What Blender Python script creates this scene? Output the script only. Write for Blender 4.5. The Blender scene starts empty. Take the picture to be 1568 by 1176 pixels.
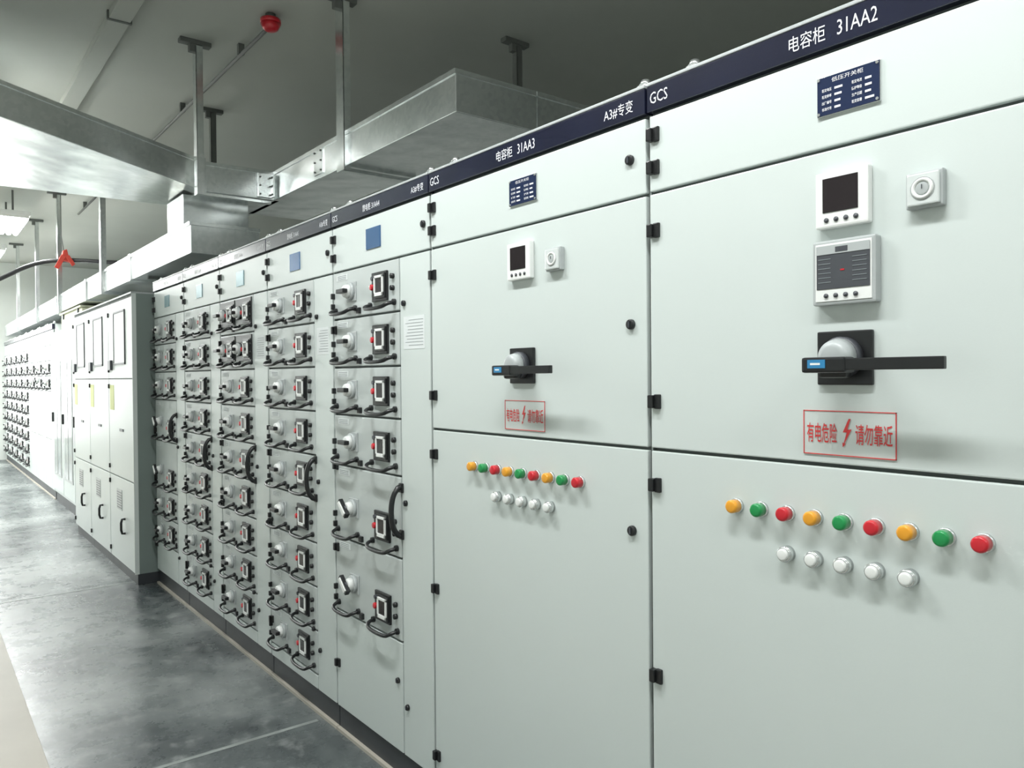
import bpy, bmesh, math, random
from mathutils import Matrix, Vector, Euler
random.seed(4)
scene = bpy.context.scene
try:
    scene.view_settings.view_transform = 'Standard'
    scene.view_settings.look = 'None'
except Exception: pass

# ---------------------------------------------------------------- materials
def mat(name, col, rough=0.5, metal=0.0, var=0.0, vscale=3.0, bump=0.0, bscale=60.0, emit=None, estr=0.0, coat=0.0, alpha=None):
    m = bpy.data.materials.new(name); m.use_nodes = True
    nt = m.node_tree; b = nt.nodes['Principled BSDF']
    b.inputs['Base Color'].default_value = (*col, 1)
    b.inputs['Roughness'].default_value = rough
    b.inputs['Metallic'].default_value = metal
    b.inputs['Coat Weight'].default_value = coat
    tc = nt.nodes.new('ShaderNodeTexCoord')
    n = nt.nodes.new('ShaderNodeTexNoise'); n.inputs['Scale'].default_value = vscale; n.inputs['Detail'].default_value = 4
    nt.links.new(tc.outputs['Object'], n.inputs['Vector'])
    r = nt.nodes.new('ShaderNodeValToRGB')
    v = max(var, 0.01)
    r.color_ramp.elements[0].position = 0.3; r.color_ramp.elements[1].position = 0.7
    r.color_ramp.elements[0].color = (*[max(0, c*(1-v)) for c in col], 1)
    r.color_ramp.elements[1].color = (*[min(1, c*(1+v)) for c in col], 1)
    nt.links.new(n.outputs['Fac'], r.inputs['Fac'])
    nt.links.new(r.outputs['Color'], b.inputs['Base Color'])
    if bump > 0:
        n2 = nt.nodes.new('ShaderNodeTexNoise'); n2.inputs['Scale'].default_value = bscale; n2.inputs['Detail'].default_value = 3
        nt.links.new(tc.outputs['Object'], n2.inputs['Vector'])
        bp = nt.nodes.new('ShaderNodeBump'); bp.inputs['Strength'].default_value = bump; bp.inputs['Distance'].default_value = 0.01
        nt.links.new(n2.outputs['Fac'], bp.inputs['Height']); nt.links.new(bp.outputs['Normal'], b.inputs['Normal'])
    if emit:
        b.inputs['Emission Color'].default_value = (*emit, 1); b.inputs['Emission Strength'].default_value = estr
    return m

M = {}
M['paint'] = mat('cabinet_paint', (0.60, 0.658, 0.64), 0.34, 0, 0.012, 1.5, 0.02, 300)
M['paint2'] = mat('cabinet_paint_pale', (0.63, 0.68, 0.66), 0.36, 0, 0.012, 1.5)
M['drawer'] = mat('drawer_paint', (0.50, 0.545, 0.535), 0.36, 0, 0.015, 3)
M['sideshade'] = mat('cabinet_side_shade', (0.19, 0.235, 0.22), 0.45, 0, 0.03, 2)  # shading of the end side, put into a darker body colour
M['gap'] = mat('door_gap_shade', (0.10, 0.115, 0.11), 0.6)  # dark backing colour that deepens the shade inside the door gaps
M['seam'] = mat('seam_grey', (0.20, 0.23, 0.22), 0.5)
M['band'] = mat('lintel_navy', (0.010, 0.012, 0.030), 0.22, 0, 0.2, 6, coat=0.3)
M['white'] = mat('white_plastic', (0.80, 0.82, 0.80), 0.35)
M['letter'] = mat('white_letter', (0.80, 0.81, 0.83), 0.5)
M['paper'] = mat('paper_label', (0.72, 0.76, 0.76), 0.6)
M['ink'] = mat('grey_ink', (0.22, 0.25, 0.26), 0.7)
M['black'] = mat('black_plastic', (0.010, 0.011, 0.012), 0.35)
M['screen'] = mat('meter_screen', (0.015, 0.010, 0.012), 0.12)
M['dgrey'] = mat('dark_grey_plastic', (0.06, 0.065, 0.075), 0.4)
M['mgrey'] = mat('grey_plastic', (0.42, 0.45, 0.45), 0.35)
M['plinth'] = mat('plinth_dark', (0.035, 0.04, 0.045), 0.45, 0, 0.15, 5)
M['plate'] = mat('nameplate_navy', (0.012, 0.022, 0.065), 0.25)
M['plateb'] = mat('nameplate_blue_sheen', (0.05, 0.13, 0.28), 0.25, 0.3)
M['platec'] = mat('nameplate_teal_sheen', (0.22, 0.36, 0.40), 0.25, 0.3)
M['blue'] = mat('blue_sticker', (0.03, 0.22, 0.45), 0.35)
M['red'] = mat('red_plastic', (0.55, 0.010, 0.022), 0.28, coat=0.3)
M['sred'] = mat('sign_red', (0.68, 0.05, 0.05), 0.5)
M['green'] = mat('green_plastic', (0.006, 0.26, 0.065), 0.28, coat=0.3)
M['yellow'] = mat('amber_plastic', (0.78, 0.34, 0.02), 0.28, coat=0.3)
M['chrome'] = mat('silver_metal', (0.70, 0.72, 0.72), 0.25, 0.9)
M['lens'] = mat('clear_lens', (0.62, 0.66, 0.65), 0.15)
M['ylabel'] = mat('yellow_label', (0.60, 0.64, 0.22), 0.5)
M['beige'] = mat('beige_metal', (0.55, 0.55, 0.42), 0.5)
M['glass'] = mat('door_glass', (0.30, 0.34, 0.34), 0.12)
M['rubber'] = mat('black_cable', (0.008, 0.008, 0.01), 0.45)
M['cloth'] = mat('red_cloth', (0.55, 0.06, 0.04), 0.8)
M['dsteel'] = mat('painted_steel_grey', (0.13, 0.14, 0.13), 0.6, 0, 0.1)
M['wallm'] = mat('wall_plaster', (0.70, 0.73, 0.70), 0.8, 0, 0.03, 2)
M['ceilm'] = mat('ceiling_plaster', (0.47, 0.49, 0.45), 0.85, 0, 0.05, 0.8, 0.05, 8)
M['strip'] = mat('beige_curb', (0.46, 0.43, 0.37), 0.5, 0, 0.05, 3)
M['joint'] = mat('floor_joint', (0.27, 0.295, 0.285), 0.35, 0, 0.25, 8)
M['lamp'] = mat('lamp_tube_glow', (1, 1, 1), 0.5, emit=(1, 1, 0.95), estr=22)
M['winl'] = mat('daylight_pane', (1, 1, 1), 0.5, emit=(1, 1, 1), estr=3)

# galvanised steel: faint spangle, slightly wavy sheet
g = mat('galvanised_steel', (0.6, 0.63, 0.62), 0.24, 0.93); M['galv'] = g
nt = g.node_tree; b = nt.nodes['Principled BSDF']
tc = nt.nodes['Texture Coordinate']
vo = nt.nodes.new('ShaderNodeTexVoronoi'); vo.inputs['Scale'].default_value = 45
nt.links.new(tc.outputs['Object'], vo.inputs['Vector'])
bw = nt.nodes.new('ShaderNodeRGBToBW'); nt.links.new(vo.outputs['Color'], bw.inputs['Color'])
ns = nt.nodes.new('ShaderNodeTexNoise'); ns.inputs['Scale'].default_value = 1.6; ns.inputs['Detail'].default_value = 3
nt.links.new(tc.outputs['Object'], ns.inputs['Vector'])
mx = nt.nodes.new('ShaderNodeMath'); mx.operation = 'MULTIPLY_ADD'; mx.inputs[1].default_value = 0.28
nt.links.new(bw.outputs[0], mx.inputs[0]); nt.links.new(ns.outputs['Fac'], mx.inputs[2])
cr = nt.nodes.new('ShaderNodeValToRGB')
cr.color_ramp.elements[0].position = 0.35; cr.color_ramp.elements[0].color = (0.62, 0.66, 0.66, 1)
cr.color_ramp.elements[1].position = 0.90; cr.color_ramp.elements[1].color = (0.90, 0.93, 0.92, 1)
nt.links.new(mx.outputs[0], cr.inputs['Fac']); nt.links.new(cr.outputs['Color'], b.inputs['Base Color'])
wv = nt.nodes.new('ShaderNodeTexNoise'); wv.inputs['Scale'].default_value = 3.5; wv.inputs['Detail'].default_value = 1
nt.links.new(tc.outputs['Object'], wv.inputs['Vector'])
bp = nt.nodes.new('ShaderNodeBump'); bp.inputs['Strength'].default_value = 0.5; bp.inputs['Distance'].default_value = 0.02
nt.links.new(wv.outputs['Fac'], bp.inputs['Height']); nt.links.new(bp.outputs['Normal'], b.inputs['Normal'])

# epoxy floor
f = mat('epoxy_floor', (0.2, 0.2, 0.2), 0.2); M['floor'] = f
nt = f.node_tree; b = nt.nodes['Principled BSDF']; tc = nt.nodes['Texture Coordinate']
n1 = nt.nodes.new('ShaderNodeTexNoise'); n1.inputs['Scale'].default_value = 0.95; n1.inputs['Detail'].default_value = 5; n1.inputs['Roughness'].default_value = 0.55
nt.links.new(tc.outputs['Object'], n1.inputs['Vector'])
cr = nt.nodes.new('ShaderNodeValToRGB')
e = cr.color_ramp.elements
e[0].position = 0.38; e[0].color = (0.042, 0.052, 0.055, 1)
e[1].position = 0.64; e[1].color = (0.26, 0.28, 0.275, 1)
k = e.new(0.5); k.color = (0.115, 0.132, 0.132, 1)
nt.links.new(n1.outputs['Fac'], cr.inputs['Fac'])
n4 = nt.nodes.new('ShaderNodeTexNoise'); n4.inputs['Scale'].default_value = 6; n4.inputs['Detail'].default_value = 8; n4.inputs['Roughness'].default_value = 0.7
nt.links.new(tc.outputs['Object'], n4.inputs['Vector'])
r4 = nt.nodes.new('ShaderNodeMapRange'); r4.inputs['From Min'].default_value = 0.54; r4.inputs['From Max'].default_value = 0.72; r4.inputs['To Max'].default_value = 0.6
nt.links.new(n4.outputs['Fac'], r4.inputs['Value'])
mix = nt.nodes.new('ShaderNodeMixRGB'); mix.inputs['Color2'].default_value = (0.40, 0.42, 0.41, 1)
nt.links.new(r4.outputs['Result'], mix.inputs['Fac']); nt.links.new(cr.outputs['Color'], mix.inputs['Color1'])
nt.links.new(mix.outputs['Color'], b.inputs['Base Color'])
mr = nt.nodes.new('ShaderNodeMapRange'); mr.inputs['From Min'].default_value = 0.3; mr.inputs['From Max'].default_value = 0.7
mr.inputs['To Min'].default_value = 0.17; mr.inputs['To Max'].default_value = 0.42
nt.links.new(n4.outputs['Fac'], mr.inputs['Value']); nt.links.new(mr.outputs['Result'], b.inputs['Roughness'])
n3 = nt.nodes.new('ShaderNodeTexNoise'); n3.inputs['Scale'].default_value = 4; n3.inputs['Detail'].default_value = 3
nt.links.new(tc.outputs['Object'], n3.inputs['Vector'])
bp = nt.nodes.new('ShaderNodeBump'); bp.inputs['Strength'].default_value = 0.08; bp.inputs['Distance'].default_value = 0.02
nt.links.new(n3.outputs['Fac'], bp.inputs['Height']); nt.links.new(bp.outputs['Normal'], b.inputs['Normal'])

# ---------------------------------------------------------------- builder
class B:
    """One real-world object: an empty parenting its mesh parts. Coordinates are world."""
    def __init__(s, name, origin, single=False):
        s.name = name; s.o = Vector(origin); s.parts = {}; s.single = single
    def P(s, part):
        if part not in s.parts: s.parts[part] = dict(v=[], f=[], m=[], s=[], mats=[])
        return s.parts[part]
    def add(s, part, m, verts, faces, smooth=False):
        p = s.P(part)
        if m not in p['mats']: p['mats'].append(m)
        mi = p['mats'].index(m); n = len(p['v'])
        p['v'] += [tuple(Vector(v) - s.o) for v in verts]
        p['f'] += [tuple(i+n for i in fc) for fc in faces]
        p['m'] += [mi]*len(faces); p['s'] += [smooth]*len(faces)
    def addbm(s, part, m, bm, smooth=False):
        bm.verts.ensure_lookup_table(); bm.verts.index_update()
        s.add(part, m, [v.co.copy() for v in bm.verts], [[v.index for v in fc.verts] for fc in bm.faces], smooth)
        bm.free()
    def box(s, part, m, x0, x1, y0, y1, z0, z1, bev=0.0):
        s.hexa(part, m, [(x0,y0,z0),(x1,y0,z0),(x1,y1,z0),(x0,y1,z0),(x0,y0,z1),(x1,y0,z1),(x1,y1,z1),(x0,y1,z1)], bev)
    def hexa(s, part, m, c, bev=0.0):
        bm = bmesh.new(); vs = [bm.verts.new(p) for p in c]
        for fc in ((3,2,1,0),(4,5,6,7),(0,1,5,4),(1,2,6,5),(2,3,7,6),(3,0,4,7)): bm.faces.new([vs[i] for i in fc])
        bmesh.ops.recalc_face_normals(bm, faces=bm.faces)
        if bev > 0: bmesh.ops.bevel(bm, geom=bm.edges[:], offset=bev, segments=2, affect='EDGES', profile=0.6)
        s.addbm(part, m, bm)
    def cyl(s, part, m, c, axis, r, h, r2=None, seg=24, bev=0.0):
        """cylinder starting at c extending h along axis"""
        bm = bmesh.new()
        bmesh.ops.create_cone(bm, cap_ends=True, segments=seg, radius1=r, radius2=r if r2 is None else r2, depth=h)
        if bev > 0:
            ed = [e for e in bm.edges if abs(e.verts[0].co.z - e.verts[1].co.z) < 1e-6 and e.verts[0].co.z > 0]
            bmesh.ops.bevel(bm, geom=ed, offset=bev, segments=3, affect='EDGES', profile=0.5)
        a = Vector(axis).normalized()
        q = Vector((0,0,1)).rotation_difference(a).to_matrix().to_4x4()
        bm.transform(Matrix.Translation(Vector(c)+a*h/2) @ q)
        s.addbm(part, m, bm, seg > 12)
    def ring(s, part, m, c, axis, R, r, seg=24, rs=8):
        a = Vector(axis).normalized(); q = Vector((0,0,1)).rotation_difference(a)
        V=[]; F=[]
        for i in range(seg):
            t=2*math.pi*i/seg
            for j in range(rs):
                u=2*math.pi*j/rs
                V.append(Vector(c)+q@Vector(((R+r*math.cos(u))*math.cos(t),(R+r*math.cos(u))*math.sin(t),r*math.sin(u))))
                F.append((i*rs+j, ((i+1)%seg)*rs+j, ((i+1)%seg)*rs+(j+1)%rs, i*rs+(j+1)%rs))
        s.add(part,m,V,F,True)
    def tube(s, part, m, pts, r, seg=8, smoothn=0):
        pts=[Vector(p) for p in pts]
        for _ in range(smoothn):
            q=[pts[0]]
            for a,b_ in zip(pts,pts[1:]): q += [a*0.75+b_*0.25, a*0.25+b_*0.75]
            q.append(pts[-1]); pts=q
        V=[];F=[]; n=len(pts); up=None
        for i,p in enumerate(pts):
            d=(pts[min(i+1,n-1)]-pts[max(i-1,0)]).normalized()
            if up is None: up = Vector((0,0,1)) if abs(d.z)<0.9 else Vector((1,0,0))
            sd=d.cross(up).normalized(); up=sd.cross(d).normalized()
            for j in range(seg):
                u=2*math.pi*j/seg; V.append(p+r*(math.cos(u)*sd+math.sin(u)*up))
        for i in range(n-1):
            for j in range(seg):
                F.append((i*seg+j, i*seg+(j+1)%seg, (i+1)*seg+(j+1)%seg, (i+1)*seg+j))
        F.append(tuple(range(seg))); F.append(tuple((n-1)*seg+j for j in reversed(range(seg))))
        s.add(part,m,V,F,True)
    def text(s, part, m, body, yl, z0, h, x, width=None, bold=0.0):
        """text on a -X facing surface: starts at yl (high Y) and reads toward -Y; z0 baseline"""
        cu=bpy.data.curves.new('t','FONT'); cu.body=body; cu.size=1; cu.offset=bold; cu.resolution_u=2
        ob=bpy.data.objects.new('t',cu); bpy.context.collection.objects.link(ob)
        dg=bpy.context.evaluated_depsgraph_get(); me=bpy.data.meshes.new_from_object(ob.evaluated_get(dg))
        vs=[v.co.copy() for v in me.vertices]; fs=[list(p.vertices) for p in me.polygons]
        bpy.data.objects.remove(ob); bpy.data.curves.remove(cu); bpy.data.meshes.remove(me)
        if not vs: return
        ax=min(v.x for v in vs); bx=max(v.x for v in vs); ay=min(v.y for v in vs); by=max(v.y for v in vs)
        sy=h/(by-ay); sx=sy if width is None else width/(bx-ax)
        s.add(part,m,[(x, yl-(v.x-ax)*sx, z0+(v.y-ay)*sy) for v in vs], fs)
    def done(s):
        if s.single:
            root=None
        else:
            root=bpy.data.objects.new(s.name,None); root.location=s.o; root.empty_display_size=0.1
            scene.collection.objects.link(root)
        for pn,p in s.parts.items():
            me=bpy.data.meshes.new(pn); me.from_pydata(p['v'],[],p['f'])
            for mm in p['mats']: me.materials.append(M[mm])
            me.polygons.foreach_set('material_index',p['m']); me.polygons.foreach_set('use_smooth',p['s'])
            me.update()
            ob=bpy.data.objects.new(s.name if s.single else pn,me); scene.collection.objects.link(ob)
            if root: ob.parent=root
            else: ob.location=s.o
        return root

# ---------------------------------------------------------------- room
XL,XR,Y0,Y1,ZC=-3.2,4.3,-4.0,17.6,3.77
def room(name,m,*a):
    b_=B(name,(0,0,0),True); b_.box('p',m,*a); b_.done()
room('floor','floor',XL,XR,Y0,Y1,-0.1,0)
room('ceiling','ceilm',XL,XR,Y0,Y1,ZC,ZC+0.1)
room('wall_left','wallm',XL-0.1,XL,Y0,Y1,0,ZC)
room('wall_right','wallm',XR,XR+0.1,Y0,Y1,0,ZC)
room('wall_back','wallm',XL,XR,Y0-0.1,Y0,0,ZC)
room('wall_far','wallm',XL,XR,Y1,Y1+0.1,0,ZC)
w=B('window_1',(-1.6,Y1,1.6))
w.box('pane','winl',-3.0,-0.25,Y1-0.03,Y1-0.01,0.4,3.1)
for xx in (-3.05,-2.1,-1.2,-0.27): w.box('frame','white',xx,xx+0.05,Y1-0.05,Y1-0.005,0.35,3.15)
for zz in (0.35,1.75,3.12): w.box('frame','white',-3.05,-0.22,Y1-0.05,Y1-0.005,zz,zz+0.05)
w.done()
t=B('trim_1',(0,0,0),True); t.box('p','strip',-2.6,-1.03,Y0+.05,17.3,0,0.006,0.002); t.done()
for i,yy in enumerate((0.2,3.22,6.3,9.1,12.2)):
    t=B('trim_%d'%(i+2),(0,0,0),True); t.box('p','joint',-1.028,-0.03,yy,yy+0.022,0,0.0015); t.done()

# ---------------------------------------------------------------- cabinets
ZT=2.245; ZB=2.168; ZU=1.976; ZM=1.345; ZP=0.108; G=0.004
def hinge(b_,y,z):
    b_.box('hinges','black',-0.016,0.004,y-0.004,y+0.012,z-0.016,z+0.016,0.003)
    b_.box('hinges','black',-0.008,0.004,y-0.020,y-0.002,z-0.018,z+0.018,0.003)
def lock(b_,y,z,r=0.013):
    b_.cyl('locks','black',(0,y,z),(-1,0,0),r,0.010,seg=20,bev=0.003)
    b_.box('locks','dgrey',-0.013,-0.009,y-0.002,y+0.002,z-r*.6,z+r*.6)
def shell(b_,yl,yr,top=ZT,x0=0.0,depth=0.9,band=True):
    b_.box('body','paint2',x0+0.024,x0+depth,yr+0.002,yl-0.002,ZP,top-0.01)
    b_.box('body','gap',x0+0.014,x0+0.024,yr+0.004,yl-0.004,ZP,top-0.02)
    b_.box('plinth','plinth',x0+0.012,x0+depth-0.02,yr,yl,0.0,ZP-0.004,0.004)
    b_.box('plinth','strip',x0-0.004,x0+0.012,yr,yl,0.0,0.014)
    b_.box('body','seam',x0+0.004,x0+0.016,yl-0.006,yl-0.001,ZP,ZB)
    if band:
        b_.box('lintel','band',x0-0.006,x0+0.03,yr+0.001,yl-0.001,ZB+0.006,ZT-0.008,0.002)
        b_.box('lintel','mgrey',x0-0.008,x0+0.2,yr+0.001,yl-0.001,ZT-0.008,ZT,0.002)
    for yy in (yl-0.12,yr+0.03):
        b_.cyl('lifting_bolts','chrome',(x0+0.03,yy,ZT),(0,0,1),0.022,0.012,seg=6)
        b_.cyl('lifting_bolts','chrome',(x0+0.03,yy,ZT+0.012),(0,0,1),0.018,0.016,r2=0.010,seg=16)
def door(b_,part,yl,yr,z0,z1,m='paint',x=0.0,bev=0.003):
    b_.box(part,m,x,x+0.016,yr+G,yl-G,z0+G,z1-G,bev)
def plate(b_,yl,yr,z0,z1,kind='plate',full=True):
    b_.box('nameplate','chrome' if full else kind,-0.004,0.001,yr,yl,z0,z1,0.001)
    if full:
        b_.box('nameplate','plate',-0.006,-0.003,yr+0.0015,yl-0.0015,z0+0.0015,z1-0.0015)
        w_=yl-yr
        b_.text('nameplate','letter','低压开关柜',yl-w_*0.25,z1-0.015,0.009,-0.0065,w_*0.5)
        for r_ in range(4):
            zz=z1-0.024-r_*0.0125
            for c_ in range(2):
                ya=yl-0.012-c_*w_*0.48
                b_.text('nameplate','letter',('额定电压','额定电流','额定频率','防护等级','出厂编号','生产日期','标准代号','额定容量')[r_*2+c_],ya,zz-0.007,0.0065,-0.0068,0.020,0.01)
                b_.box('nameplate','letter',-0.0068,-0.006,ya-0.026-0.018*random.uniform(.6,1),ya-0.026,zz-0.0060,zz-0.0018)
        for a in (yl-0.005,yr+0.005):
            for c in (z0+0.005,z1-0.005): b_.cyl('nameplate','chrome',(-0.005,a,c),(-1,0,0),0.003,0.003,seg=10)
def rotary_handle(b_,yc,z):
    # base plate, collar, dome knob and long operating bar
    b_.box('rotary_handle','black',-0.010,0,yc-0.056,yc+0.056,z-0.040,z+0.066,0.003)
    b_.cyl('rotary_handle','dgrey',(-0.008,yc,z+0.014),(-1,0,0),0.040,0.022,seg=36,bev=0.005)
    b_.cyl('rotary_handle','mgrey',(-0.028,yc,z+0.014),(-1,0,0),0.037,0.030,r2=0.030,seg=36,bev=0.011)
    b_.box('rotary_handle','black',-0.088,-0.052,yc-0.045,yc+0.044,z-0.016,z+0.014,0.005)
    b_.box('rotary_handle','black',-0.056,-0.030,yc-0.030,yc+0.030,z-0.026,z+0.004,0.008)
    b_.box('rotary_handle','black',-0.086,-0.074,yc-0.216,yc-0.03,z-0.011,z+0.011,0.002)
    b_.box('rotary_handle','blue',-0.0895,-0.087,yc-0.006,yc+0.030,z-0.007,z+0.009)
    b_.box('rotary_handle','white',-0.0898,-0.0885,yc+0.004,yc+0.024,z-0.001,z+0.003)
def led(b_,y,z,m):
    b_.cyl('indicator_lamps','chrome',(0,y,z),(-1,0,0),0.0168,0.007,seg=28,bev=0.002)
    b_.cyl('indicator_lamps',m,(-0.006,y,z),(-1,0,0),0.0145,0.022,seg=28,bev=0.005)
def push(b_,y,z):
    b_.cyl('push_buttons','chrome',(0,y,z),(-1,0,0),0.0165,0.016,seg=28,bev=0.002)
    b_.ring('push_buttons','chrome',(-0.018,y,z),(-1,0,0),0.0135,0.003)
    b_.cyl('push_buttons','white',(-0.012,y,z),(-1,0,0),0.012,0.014,seg=28,bev=0.003)
def capacitor(yl,yr,code,ctrl):
    o=yr-0.29   # offset relative to the reference cabinet
    b_=B('capacitor_cabinet',((0.45),(yl+yr)/2,0))
    shell(b_,yl,yr)
    door(b_,'upper_door',yl,yr,ZU,ZB); door(b_,'middle_door',yl,yr,ZM,ZU); door(b_,'lower_door',yl,yr,ZP,ZM)
    for z in (2.116,2.036,1.882,1.463,1.258,0.787,0.2): hinge(b_,yl-0.016,z)
    for z in (2.072,1.657,1.133): lock(b_,yr+0.055,z)
    plate(b_,0.839+o,0.711+o,2.040,2.118)
    b_.text('lettering','letter','电容柜',0.900+o,ZB+0.021,0.033,-0.0068,0.080,0.0)
    b_.text('lettering','letter',code,0.795+o,ZB+0.023,0.029,-0.0068,0.080,0.0)
    b_.text('lettering','letter','A3#专变',yr+0.142,ZB+0.021,0.032,-0.0068,0.102,0.0)
    b_.text('lettering','letter','GCS',yl-0.012,ZB+0.023,0.028,-0.0068,0.055,0.0)
    # digital meter
    b_.box('digital_meter','white',-0.018,0,0.728+o,0.836+o,1.815,1.925,0.004)
    b_.box('digital_meter','screen',-0.0195,-0.017,0.748+o,0.820+o,1.845,1.912,0.001)
    for i in range(4): b_.cyl('digital_meter','dgrey',(-0.017,0.812+o-i*0.020,1.830),(-1,0,0),0.0048,0.003,seg=14)
    # small round-window unit
    b_.box('power_button_unit','mgrey',-0.016,0,0.596+o,0.660+o,1.824,1.889,0.003)
    b_.box('power_button_unit','lens',-0.022,-0.014,0.600+o,0.656+o,1.828,1.885,0.003)
    b_.ring('power_button_unit','mgrey',(-0.0215,0.628+o,1.857),(-1,0,0),0.0205,0.0012)
    b_.ring('power_button_unit','white',(-0.022,0.628+o,1.857),(-1,0,0),0.016,0.0035)
    b_.cyl('power_button_unit','mgrey',(-0.020,0.628+o,1.857),(-1,0,0),0.011,0.004,seg=24,bev=0.001)
    b_.box('power_button_unit','dgrey',-0.0255,-0.023,0.6275+o,0.6288+o,1.856,1.864)
    if ctrl:
        b_.box('reactive_power_controller','mgrey',-0.022,0,0.712+o,0.840+o,1.663,1.790,0.004)
        b_.box('reactive_power_controller','white',-0.0235,-0.020,0.719+o,0.833+o,1.670,1.783,0.001)
        b_.box('reactive_power_controller','dgrey',-0.0248,-0.0225,0.722+o,0.830+o,1.694,1.778,0.001)
        b_.box('reactive_power_controller','mgrey',-0.0257,-0.0245,0.722+o,0.830+o,1.762,1.779)
        b_.box('reactive_power_controller','dgrey',-0.0262,-0.0252,0.765+o,0.790+o,1.765,1.775)
        for i in range(6):
            b_.box('reactive_power_controller','ink',-0.0255,-0.024,0.800+o,0.826+o,1.752-i*.009,1.7532-i*.009)
            b_.box('reactive_power_controller','ink',-0.0255,-0.024,0.728+o,0.756+o,1.752-i*.009,1.7532-i*.009)
        b_.box('reactive_power_controller','red',-0.0255,-0.024,0.772+o,0.780+o,1.728,1.731)
        for i in range(4): b_.cyl('reactive_power_controller','dgrey',(-0.023,0.810+o-i*0.020,1.681),(-1,0,0),0.0045,0.003,seg=14)
    rotary_handle(b_,0.782+o,1.546)
    # warning sign
    a,c,z0,z1=0.873+o,0.684+o,1.366,1.455
    b_.box('warning_sign','paint2',-0.0015,0.0005,c,a,z0,z1)
    for q in ((c,a,z1-.0018,z1),(c,a,z0,z0+.0018),(c,c+.0018,z0,z1),(a-.0018,a,z0,z1)):
        b_.box('warning_sign','sred',-0.0025,-0.001,*q)
    b_.text('warning_sign','sred','有电危险',a-0.008,z0+0.024,0.040,-0.0026,0.064,0.008)
    b_.text('warning_sign','sred','请勿靠近',a-0.110,z0+0.024,0.040,-0.0026,0.072,0.008)
    bolt=[(0.6,1.0),(0.25,0.50),(0.48,0.50),(0.30,0.10),(0.22,0.14),(0.24,-0.05),(0.42,0.08),(0.36,0.11),(0.78,0.62),(0.52,0.60),(0.72,1.0)]
    bolt=[(-0.0026,a-0.076-u*0.034,z0+0.020+v*0.054) for u,v in bolt]
    b_.add('warning_sign','sred',bolt,[tuple(range(len(bolt)))])
    for i in range(9): led(b_,1.0355+o-i*0.0625,1.237,('yellow','green','red')[i%3])
    for i in range(5): push(b_,0.910+o-i*0.0625,1.153)
    b_.done()
capacitor(0.286,-0.724,'31AA1',False)
capacitor(1.29,0.290,'31AA2',True)
capacitor(2.30,1.295,'31AA3',False)

def pull(b_,ya,yb,z,x=0.0,d=0.045):
    b_.tube('pull_handles','black',[(x,ya,z+0.014),(x-d*0.7,ya-0.004,z+0.008),(x-d,ya-0.03,z-0.006),(x-d,yb+0.03,z-0.006),(x-d*0.7,yb+0.004,z+0.008),(x,yb,z+0.014)],0.0075,8,2)
    for y_ in (ya,yb): b_.cyl('pull_handles','black',(x,y_,z+0.014),(-1,0,0),0.012,0.010,seg=12)
def unit(b_,yk,ym,z,big=False,x=0.0):
    # rotary switch
    if yk is not None:
        zk=z+(0.04 if big else 0.003)
        b_.box('switch_knobs','mgrey',x-0.006,x,yk-0.042,yk+0.042,zk-0.040,zk+0.040,0.003)
        b_.cyl('switch_knobs','mgrey',(x-0.005,yk,zk),(-1,0,0),0.036,0.014,seg=28,bev=0.004)
        b_.cyl('switch_knobs','white',(x-0.018,yk,zk),(-1,0,0),0.029,0.022,r2=0.024,seg=24,bev=0.005)
        if big:
            c=Vector((x-0.048,yk,zk)); d=Vector((0,-0.028,-0.026)); n=Vector((0,0.0065,-0.0065))
            for k_,mm,ex in ((1.0,'black',0.008),(0.80,'white',0.013)):
                q=[c-d*1.25*k_-n*k_,c-d*1.25*k_+n*k_,c+d*k_+n*1.5*k_,c+d*k_-n*1.5*k_]
                b_.hexa('switch_knobs',mm,[p+Vector((0.010,0,0)) for p in q]+[p-Vector((ex,0,0)) for p in q],0.002)
            b_.cyl('switch_knobs','dgrey',(x-0.032,yk,zk),(-1,0,0),0.014,0.016,seg=16)
        else:
            b_.box('switch_knobs','black',x-0.058,x-0.036,yk-0.034,yk+0.034,zk-0.009,zk+0.009,0.004)
            b_.box('switch_knobs','black',x-0.030,x-0.008,yk+0.026,yk+0.046,zk-0.008,zk+0.008,0.003)
    if ym is not None:
        b_.box('panel_meters','black',x-0.010,x,ym-0.060,ym+0.060,z-0.056,z+0.058,0.003)
        b_.box('panel_meters','black',x-0.018,x-0.009,ym-0.057,ym+0.024,z-0.046,z+0.050,0.003)
        for q in ((ym-.052,ym+.018,z+.032,z+.042),(ym-.052,ym+.018,z-.038,z-.024),(ym-.052,ym-.044,z-.038,z+.042),(ym+.010,ym+.018,z-.038,z+.042)):
            b_.box('panel_meters','white',x-0.024,x-0.017,*q,0.0015)
        b_.box('panel_meters','screen',x-0.0195,x-0.017,ym-0.045,ym+0.011,z-0.025,z+0.033)
        b_.cyl('panel_meters','red',(x-0.010,ym+0.042,z+0.0),(-1,0,0),0.012,0.014,seg=16,bev=0.003)
        b_.cyl('panel_meters','dgrey',(x-0.010,ym+0.042,z+0.034),(-1,0,0),0.008,0.010,seg=12)
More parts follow.
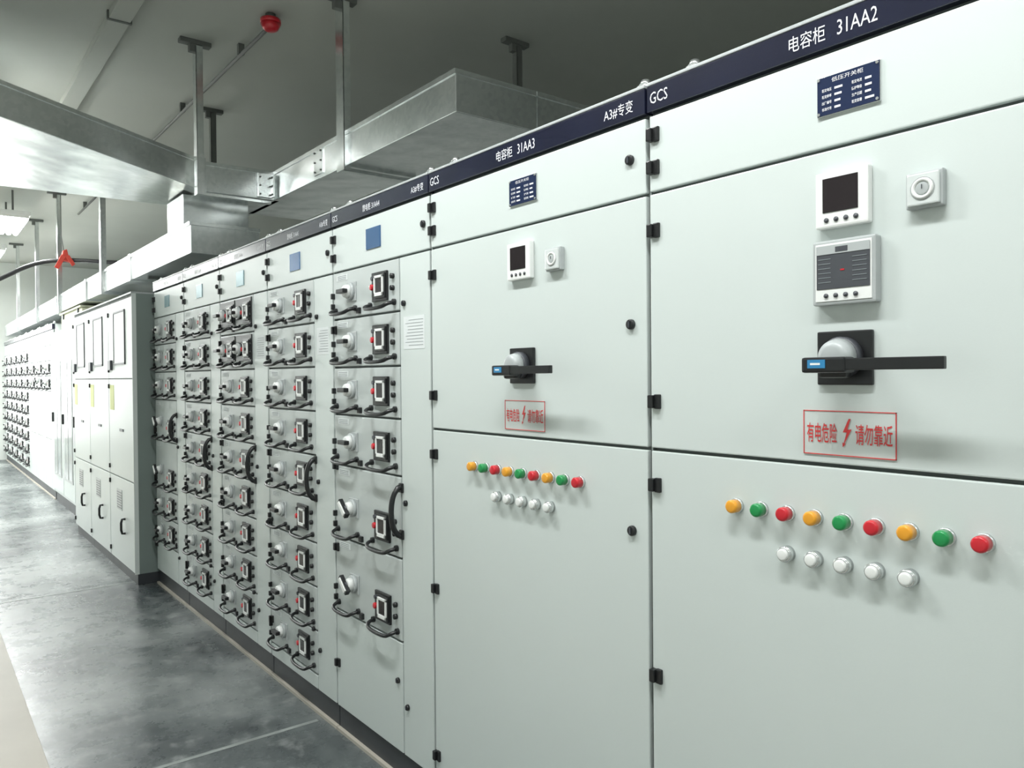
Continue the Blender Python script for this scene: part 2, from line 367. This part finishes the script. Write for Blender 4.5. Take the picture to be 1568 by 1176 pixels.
def drawer(b_,yl,yr,z0,z1,kind='std',x=0.0,det=True):
    W=(yl-yr)/0.57
    door(b_,'drawer_fronts',yl,yr,z0,z1,'drawer',x,0.004)
    big=kind=='big'
    zc=z0+0.103
    if kind=='dual':
        for q in (0.02,0.29):
            b_.box('panel_meters','black',x-0.006,x,yl-(q+0.255)*W,yl-(q+0.005)*W,z0+0.045,z1-0.012,0.003)
            unit(b_,yl-(q+0.06)*W,yl-(q+0.18)*W,zc+0.005,False,x)
    else:
        unit(b_,yl-0.180*W,yl-0.428*W,zc,big,x)
        if det:
            b_.box('rating_labels','paper',x-0.001,x+0.001,yl-0.14*W,yl-0.04*W,z1-0.040,z1-0.016)
            for i in range(3): b_.box('rating_labels','ink',x-0.0016,x-0.0008,yl-0.13*W,yl-0.05*W,z1-0.022-i*.007,z1-0.020-i*.007)
    pull(b_,yl-0.035*W,yl-0.215*W,z0+0.022,x)
    pull(b_,yl-0.345*W,yl-0.535*W,z0+0.022,x)
    b_.box('latches','black',x-0.012,x+0.002,yl-0.26*W,yl-0.235*W,z0+0.012,z0+0.036,0.003)
    for zz in (z0+0.055,z0+0.10): b_.box('latches','black',x-0.016,x+0.002,yl-0.020,yl-0.006,zz-0.012,zz+0.012,0.003)
    for zz in (z0+0.09,z0+0.135): b_.cyl('latches','black',(x,yl-0.525*W,zz),(-1,0,0),0.010,0.012,seg=14)
def bighandle(b_,y,z0,z1,x=0.0):
    zc=(z0+z1)/2;h=(z1-z0)/2
    pts=[(x,y,z1),(x-0.018,y,z1-0.002)]+[(x-0.018-0.030*math.cos(a),y,zc+h*0.90*math.sin(a)) for a in [math.radians(t_) for t_ in range(75,-76,-15)]]+[(x-0.018,y,z0+0.002),(x,y,z0)]
    b_.tube('long_handle','black',pts,0.0105,10,1)
    for z in (z0+0.004,z1-0.004): b_.box('long_handle','black',x-0.010,x,y-0.013,y+0.013,z-0.018,z+0.018,0.004)
def drawercab(yl,yr,zs,kinds,hz=None,pk='plateb',paper=False,x=0.0,split=None,det=True,rest=True,code=''):
    b_=B('drawer_switchgear_cabinet',(x+0.45,(yl+yr)/2,0))
    shell(b_,yl,yr,x0=x)
    if split is None: split=yr+0.20
    door(b_,'upper_door',yl,yr,ZU,ZB,'paint',x)
    door(b_,'cable_door',split,yr,ZP,ZU,'paint',x)
    for a,c,k_ in zip(zs,zs[1:],kinds):
        if k_=='blank': door(b_,'drawer_fronts',yl,split,c,a,'paint',x)
        else: drawer(b_,yl,split,c,a,k_,x,det)
    if x==0.0:
        yc=(yl+yr)/2+0.02
        plate(b_,yc+0.060,yc-0.058,2.035,2.117,pk,False)
        for z in (2.116,2.036): hinge(b_,yl-0.016,z)
        lock(b_,yr+0.04,2.07)
        lock(b_,split-0.035,1.80,0.011); lock(b_,split-0.035,0.30,0.011); lock(b_,split-0.035,1.06,0.011)
        lock(b_,split+0.035,0.38,0.011)
        for z in (1.73,1.15,0.80,0.30): hinge(b_,yl-0.016,z)
        if det:
            b_.text('lettering','letter','馈电柜 '+code,yc+0.08,ZB+0.021,0.028,-0.0068,0.14,0.0)
            b_.text('lettering','letter','A3#专变',yr+0.115,ZB+0.021,0.028,-0.0068,0.085,0.0)
            b_.text('lettering','letter','GCS',yl-0.015,ZB+0.023,0.025,-0.0068,0.048,0.0)
        if paper:
            b_.box('notice_paper','paper',-0.001,0.001,yr+0.04,split-0.03,1.63,1.75)
            for i in range(9): b_.box('notice_paper','ink',-0.0016,-0.0008,yr+0.05,split-0.04-random.uniform(0,.03),1.735-i*.0115,1.7365-i*.0115)
        if hz: bighandle(b_,split-0.006,hz[0],hz[1])
    b_.done()
nine=[ZU-0.2*i for i in range(10)]
drawercab(3.09,2.30+0.004,[ZU,1.775,1.57,1.37,1.155,0.845,0.53,ZP],['std']*4+['big']*2+['blank'],(0.935,1.118),'plateb',True,split=2.52,code='31AA4')
drawercab(3.86,3.094,nine+[ZP],['std']*9+['blank'],(0.98,1.16),'plateb',True,split=3.29,code='31AA5')
drawercab(4.62,3.864,nine+[ZP],['dual','dual']+['std']*7+['blank'],(0.98,1.16),'platec',True,split=4.06,code='31AA6')
drawercab(5.37,4.624,nine+[ZP],['std']*9+['blank'],(0.98,1.16),'platec',False,split=4.81,code='31AA7')
drawercab(6.16,5.374,[ZU,1.776,1.576,1.376,1.076,0.726,0.526,0.326,ZP],['std']*3+['big','big']+['std']*2+['blank'],(1.10,1.28),'platec',False,split=5.58,code='31AA8')

# protruding incoming cabinets beyond the drawer columns
def incoming(yl,yr,first):
    X=-0.147; T=2.16
    b_=B('incoming_line_cabinet',(0.35,(yl+yr)/2,0))
    b_.box('body','sideshade' if first else 'paint2',X+0.016,0.85,yr+0.002,yl-0.002,0.08,T)  # first body carries the end side's shade in its colour
    b_.box('body','gap',X+0.012,X+0.016,yr+0.006,yl-0.006,0.08,T-.004)
    b_.box('plinth','plinth',X+0.02,0.83,yr,yl,0,0.08)
    for n_,(a,c) in zip(('lower_door','middle_door','upper_door'),((0.085,0.757),(0.757,1.53),(1.53,T-0.02))):
        door(b_,n_,yl,yr,a,c,'paint2',X)
    b_.box('body','mgrey',X-0.004,0.86,yr,yl,T,T+0.012)
    if first:
        b_.box('body','paint2',X,X+0.03,yr-0.002,yr+0.004,0.08,T)
    wm=(yl+yr)/2
    for q in ((wm-0.20,wm+0.20,1.64,1.655),(wm-0.20,wm+0.20,2.045,2.06),(wm-0.20,wm-0.188,1.64,2.06),(wm+0.188,wm+0.20,1.64,2.06)):
        b_.box('window_frame','dgrey',X-0.008,X,*q,0.002)
    b_.box('window_frame','paint2',X-0.004,X,wm-0.19,wm+0.19,1.65,2.05)
    b_.box('relay_unit','dgrey',X-0.02,X,yl-0.16,yl-0.06,1.60,1.68,0.003)
    b_.box('caution_label','ylabel',X-0.002,X+0.001,yl-0.20,yl-0.05,1.28,1.48)
    b_.box('caution_label','dgrey',X-0.006,X,wm-0.1,wm+0.02,1.12,1.14)
    b_.box('vent','mgrey',X-0.003,X,wm-0.02,wm+0.16,0.50,0.66)
    for i in range(7): b_.box('vent','dgrey',X-0.005,X-0.002,wm-0.01,wm+0.15,0.515+i*.02,0.520+i*.02)
    b_.tube('door_handle','black',[(X,wm-0.12,0.34),(X-0.03,wm-0.12,0.34),(X-0.03,wm-0.12,0.45),(X,wm-0.12,0.45)],0.009,8,1)
    for z in (0.15,0.70,0.82,1.47,1.6,2.05): b_.box('hinges','black',X-0.012,X+0.004,yl-0.03,yl-0.012,z-0.018,z+0.018,0.003)
    b_.done()
incoming(7.045,6.19,True); incoming(7.90,7.05,False); incoming(8.75,7.905,False)

# transformer enclosure with glazed door
b_=B('transformer_enclosure',(0.5,10.0,0))
b_.box('body','paint2',0.0,1.1,8.80,11.25,0.12,2.12,0.004)
b_.box('plinth','plinth',0.01,1.08,8.82,11.2,0,0.12)
for a,c in ((11.2,10.45),(10.42,9.65),(9.62,8.85)):
    b_.box('doors','paint',-0.016,0.0,c,a,0.16,2.05,0.003)
    b_.box('doors','mgrey',-0.022,-0.014,c+0.1,a-0.1,0.35,1.75,0.003)
    b_.box('doors','glass',-0.024,-0.020,c+0.13,a-0.13,0.38,1.72)
    b_.box('doors','mgrey',-0.027,-0.02,(a+c)/2-.012,(a+c)/2+.012,0.38,1.72)
    b_.box('doors','black',-0.04,-0.016,a-0.06,a-0.03,1.0,1.12,0.004)
b_.done()
b_=B('junction_box',(0.3,9.9,2.12))
b_.box('box','beige',0.02,0.55,9.3,10.7,2.121,2.30,0.01); b_.box('box','beige',0.0,0.57,9.28,10.72,2.30,2.32,0.004)
for yy in (9.5,10.5): b_.box('latch','dgrey',0.005,0.02,yy-.02,yy+.02,2.24,2.32,0.003)
b_.done()

yy=11.3
for i in range(8):
    w_=0.78
    if i<3: drawercab(yy+w_,yy+0.004,[ZU,1.776,1.576,1.376,0.75,ZP],['blank','std','std' if i!=1 else 'big','blank','blank'],None,x=0.003,det=False)
    else: drawercab(yy+w_,yy+0.004,nine+[ZP],['std']*9+['blank'],None,x=0.003,det=False)
    yy+=w_

# ---------------------------------------------------------------- overhead ducts
H=0.2
def seg(b_,p,q,m='galv',lip=True,e=0.004):
    (n0,f0,z0),(n1,f1,z1)=p,q
    b_.hexa('duct',m,[(*n0,z0),(*n1,z1),(*f1,z1),(*f0,z0),(*n0,z0+H),(*n1,z1+H),(*f1,z1+H),(*f0,z0+H)],0.004)
    def off(n,f,s_):
        d=(Vector(n)-Vector(f)).normalized()*0.006
        ax=(Vector(n1)-Vector(n0)).normalized()*e*s_
        return (n[0]+d.x+ax.x,n[1]+d.y+ax.y),(f[0]-d.x+ax.x,f[1]-d.y+ax.y)
    a,c=off(n0,f0,-1); e_,g_=off(n1,f1,1)
    b_.hexa('cover',m,[(*a,z0+H-0.022),(*e_,z1+H-0.022),(*g_,z1+H-0.022),(*c,z0+H-0.022),(*a,z0+H+0.004),(*e_,z1+H+0.004),(*g_,z1+H+0.004),(*c,z0+H+0.004)],0.001)
def hanger(b_,x,y,z0,m='galv',arm=0.5,w=0.05,top='dsteel'):
    b_.box('hangers',m,x-0.005,x,y-w/2,y+w/2,z0,ZC-0.04,0.001)
    b_.box('hangers',m,x-0.005,x+0.04,y-w/2,y-w/2+0.004,z0,ZC-0.04,0.001)
    b_.box('hangers',top,x-0.10,x+0.10,y-0.03,y+0.03,ZC-0.03,ZC,0.004)
    b_.box('hangers',top,x-0.04,x+0.04,y-0.02,y+0.02,ZC-0.08,ZC-0.025,0.004)
    b_.box('hangers',m,min(x,x+arm),max(x,x+arm),y-0.02,y+0.02,z0,z0+0.02,0.002)
b_=B('cable_duct',(0.6,5.0,2.9))
S0=((-3.19,4.45),(-3.19,7.6),3.29); S1=((-1.4,4.93),(-1.4,7.1),3.02); S2=((0.12,5.38),(0.12,6.0),2.80)
seg(b_,S0,S1); seg(b_,S1,S2)
seg(b_,((0.12,5.38),(0.12,6.0),2.79),((0.66,5.36),(0.66,6.0),2.79))
seg(b_,((0.62,5.9),(1.08,5.9),2.79),((0.62,4.55),(1.08,4.55),2.79))
seg(b_,((0.60,4.55),(1.10,4.55),2.775),((0.60,3.02),(1.10,3.02),2.775))
seg(b_,((1.10,3.02),(1.10,3.50),2.775),((4.28,3.02),(4.28,3.50),2.775))
for y_ in (4.55,5.36):
    b_.box('joint_plates','galv',0.590,0.602,y_-0.06,y_+0.06,2.80,2.96,0.002)
    for a in (-0.045,0.045):
        for c in (2.82,2.88,2.94): b_.cyl('joint_plates','dsteel',(0.590,y_+a,c),(-1,0,0),0.006,0.006,seg=8)
b_.box('joint_plates','galv',0.50,0.60,5.345,5.36,2.80,2.97,0.002)
for a in (-0.035,0.035):
    for c in (2.82,2.88,2.94): b_.cyl('joint_plates','dsteel',(0.55+a,5.346,c),(0,-1,0),0.006,0.006,seg=8)
b_.box('joint_plates','galv',0.09,0.15,5.355,5.40,2.78,3.01,0.003)
b_.box('riser','galv',0.05,0.5,5.55,5.95,2.547,2.795,0.003)
hanger(b_,0.580,4.2,2.745,w=0.10); hanger(b_,0.08,5.33,2.75,arm=0.5,w=0.07)
hanger(b_,1.78,4.05,2.75,'dsteel',arm=-0.6)
b_.done()
b_=B('cable_tray',(0.2,11,2.4))
b_.box('tray','galv',0.0,0.45,5.2,17.4,2.34,2.54,0.004)
b_.box('tray','galv',-0.008,0.458,5.196,17.4,2.52,2.545,0.002)
for y_ in (6.9,8.9,10.9,12.9,14.9): b_.box('joint_plates','galv',-0.014,0.464,y_-.04,y_+.04,2.33,2.55,0.003)
hanger(b_,0.56,6.6,2.32,'dsteel',arm=-0.5)
for y_ in (8.0,10.6,12.6,15): hanger(b_,-0.024,y_,2.32,arm=0.48,w=0.08)
b_.done()
# ventilation duct crossing the far end of the aisle
b_=B('ventilation_duct',(-1.6,15.4,3.0))
b_.box('duct','wallm',-3.19,-0.30,15.1,15.6,2.85,3.15,0.006)
for x_ in (-2.6,-1.6,-0.6):
    b_.box('flanges','galv',x_-.02,x_+.02,15.07,15.63,2.82,3.18,0.003)
    for y_ in (15.12,15.58): b_.box('hangers','galv',x_-.012,x_+.012,y_-.012,y_+.012,3.15,ZC)
b_.done()

# conduit + alarm
b_=B('ceiling_conduit',(0.34,5.5,3.7))
b_.tube('pipe','dsteel',[(0.34,4.74,3.70),(0.34,11.5,3.70)],0.012,8)
for y_ in (5.2,6.6,8,9.5,11): b_.box('clips','dsteel',0.32,0.36,y_-.015,y_+.015,3.70,ZC)
b_.done()
b_=B('fire_alarm_bell',(0.34,4.66,3.7))
b_.cyl('mount','dsteel',(0.34,4.66,3.72),(0,0,1),0.03,0.05,seg=16)
b_.cyl('dome','red',(0.34,4.66,3.735),(0,0,-1),0.062,0.025,seg=32)
b_.cyl('dome','red',(0.34,4.66,3.711),(0,0,-1),0.062,0.045,r2=0.040,seg=32,bev=0.015)
b_.done()
b_=B('ceiling_cable_channel',(-0.4,6,3.7))
b_.box('channel','ceilm',-0.46,-0.34,1.5,9.0,ZC-0.05,ZC,0.004)
for y_ in (3,5.2,7.4): b_.box('brackets','dsteel',-0.47,-0.33,y_-0.012,y_+0.012,ZC-0.056,ZC,0.003)
b_.done()
b_=B('power_cable',(-0.6,10.8,2.7))
b_.tube('cable','rubber',[(-3.19,12.2,1.9),(-2.0,11.6,2.1),(-1.1,11.1,2.45),(-0.6,10.8,2.70),(-0.3,10.5,2.88),(0.0,10.3,2.93),(0.53,9.9,2.88),(1.3,9.7,2.9),(4.29,9.5,3.0)],0.025,10,2)
b_.tube('tie','dsteel',[(0.02,10.3,2.9),(0.0,10.29,3.0),(-0.03,10.27,3.2),(-0.03,10.27,ZC)],0.005,6)
# red warning cloth knotted on the cable
b_.hexa('red_cloth_knot','cloth',[(-.04,10.20,2.91),(.05,10.20,2.89),(.05,10.30,2.89),(-.04,10.30,2.91),(-.02,10.21,3.02),(.02,10.21,3.04),(.02,10.29,3.04),(-.02,10.29,3.02)],0.01)
b_.hexa('red_cloth_tail_1','cloth',[(-.11,10.20,2.82),(-.07,10.20,2.80),(-.07,10.22,2.80),(-.11,10.22,2.82),(-.04,10.19,2.97),(.01,10.19,2.95),(.01,10.21,2.95),(-.04,10.21,2.97)],0.004)
b_.hexa('red_cloth_tail_2','cloth',[(.07,10.19,2.84),(.10,10.19,2.87),(.10,10.21,2.87),(.07,10.21,2.84),(0,10.19,2.95),(.04,10.19,2.97),(.04,10.21,2.97),(0,10.21,2.95)],0.004)
b_.done()

# ---------------------------------------------------------------- lamps
def fixture(x,y,z=3.45,power=60,L=1.2,wd=0.07):
    b_=B('fluorescent_lamp',(x,y,z))
    b_.box('housing','white',x-wd,x+wd,y-L/2,y+L/2,z,z+0.05,0.008)
    b_.box('stem','dsteel',x-0.01,x+0.01,y-0.4,y-0.38,z+0.05,ZC); b_.box('stem','dsteel',x-0.01,x+0.01,y+0.38,y+0.4,z+0.05,ZC)
    n=2 if wd<.1 else 4
    for i in range(n):
        dx=(-0.5+i/(n-1))*wd*1.4; b_.cyl('tubes','lamp',(x+dx,y-L/2+0.03,z-0.035),(0,1,0),0.016 if wd<.1 else 0.028,L-0.06,seg=12)
    for s_ in (-1,1): b_.box('sockets','white',x-wd*.9,x+wd*.9,y+s_*(L/2-0.015)-0.012,y+s_*(L/2-0.015)+0.012,z-0.03,z+0.01,0.003)
    root=b_.done()
    li=bpy.data.lights.new('tube_light','AREA'); li.shape='RECTANGLE'; li.size=0.14; li.size_y=L; li.energy=power; li.color=(0.98,1.0,1.0)
    lo=bpy.data.objects.new('tube_light',li); lo.location=(0,0,-0.075); scene.collection.objects.link(lo); lo.parent=root
for y_,p_ in ((-1.8,32),(0.6,44),(2.5,46),(7.2,34),(9.6,34)): fixture(-1.02,y_,3.45,p_)
for y_ in (11.2,14.0): fixture(-0.45,y_,3.45,60,wd=0.16)
for y_ in (12.2,15.9): fixture(-2.0,y_,3.45,120)  # unseen fixtures added to brighten the far end
wl=bpy.data.worlds.new('world'); scene.world=wl; wl.use_nodes=True
wl.node_tree.nodes['Background'].inputs[0].default_value=(0.9,1,0.96,1); wl.node_tree.nodes['Background'].inputs[1].default_value=0.3

# ---------------------------------------------------------------- camera
cam=bpy.data.cameras.new('camera'); co=bpy.data.objects.new('camera',cam); scene.collection.objects.link(co)
cam.sensor_width=36; cam.lens=27.05; cam.clip_start=0.05
mtx=Matrix.Rotation(math.radians(-38.1),4,'Z')@Matrix.Rotation(math.radians(90-0.63),4,'X')@Matrix.Rotation(math.radians(-0.48),4,'Z')
mtx.translation=Vector((-1.446,0,1.53)); co.matrix_world=mtx
scene.camera=co
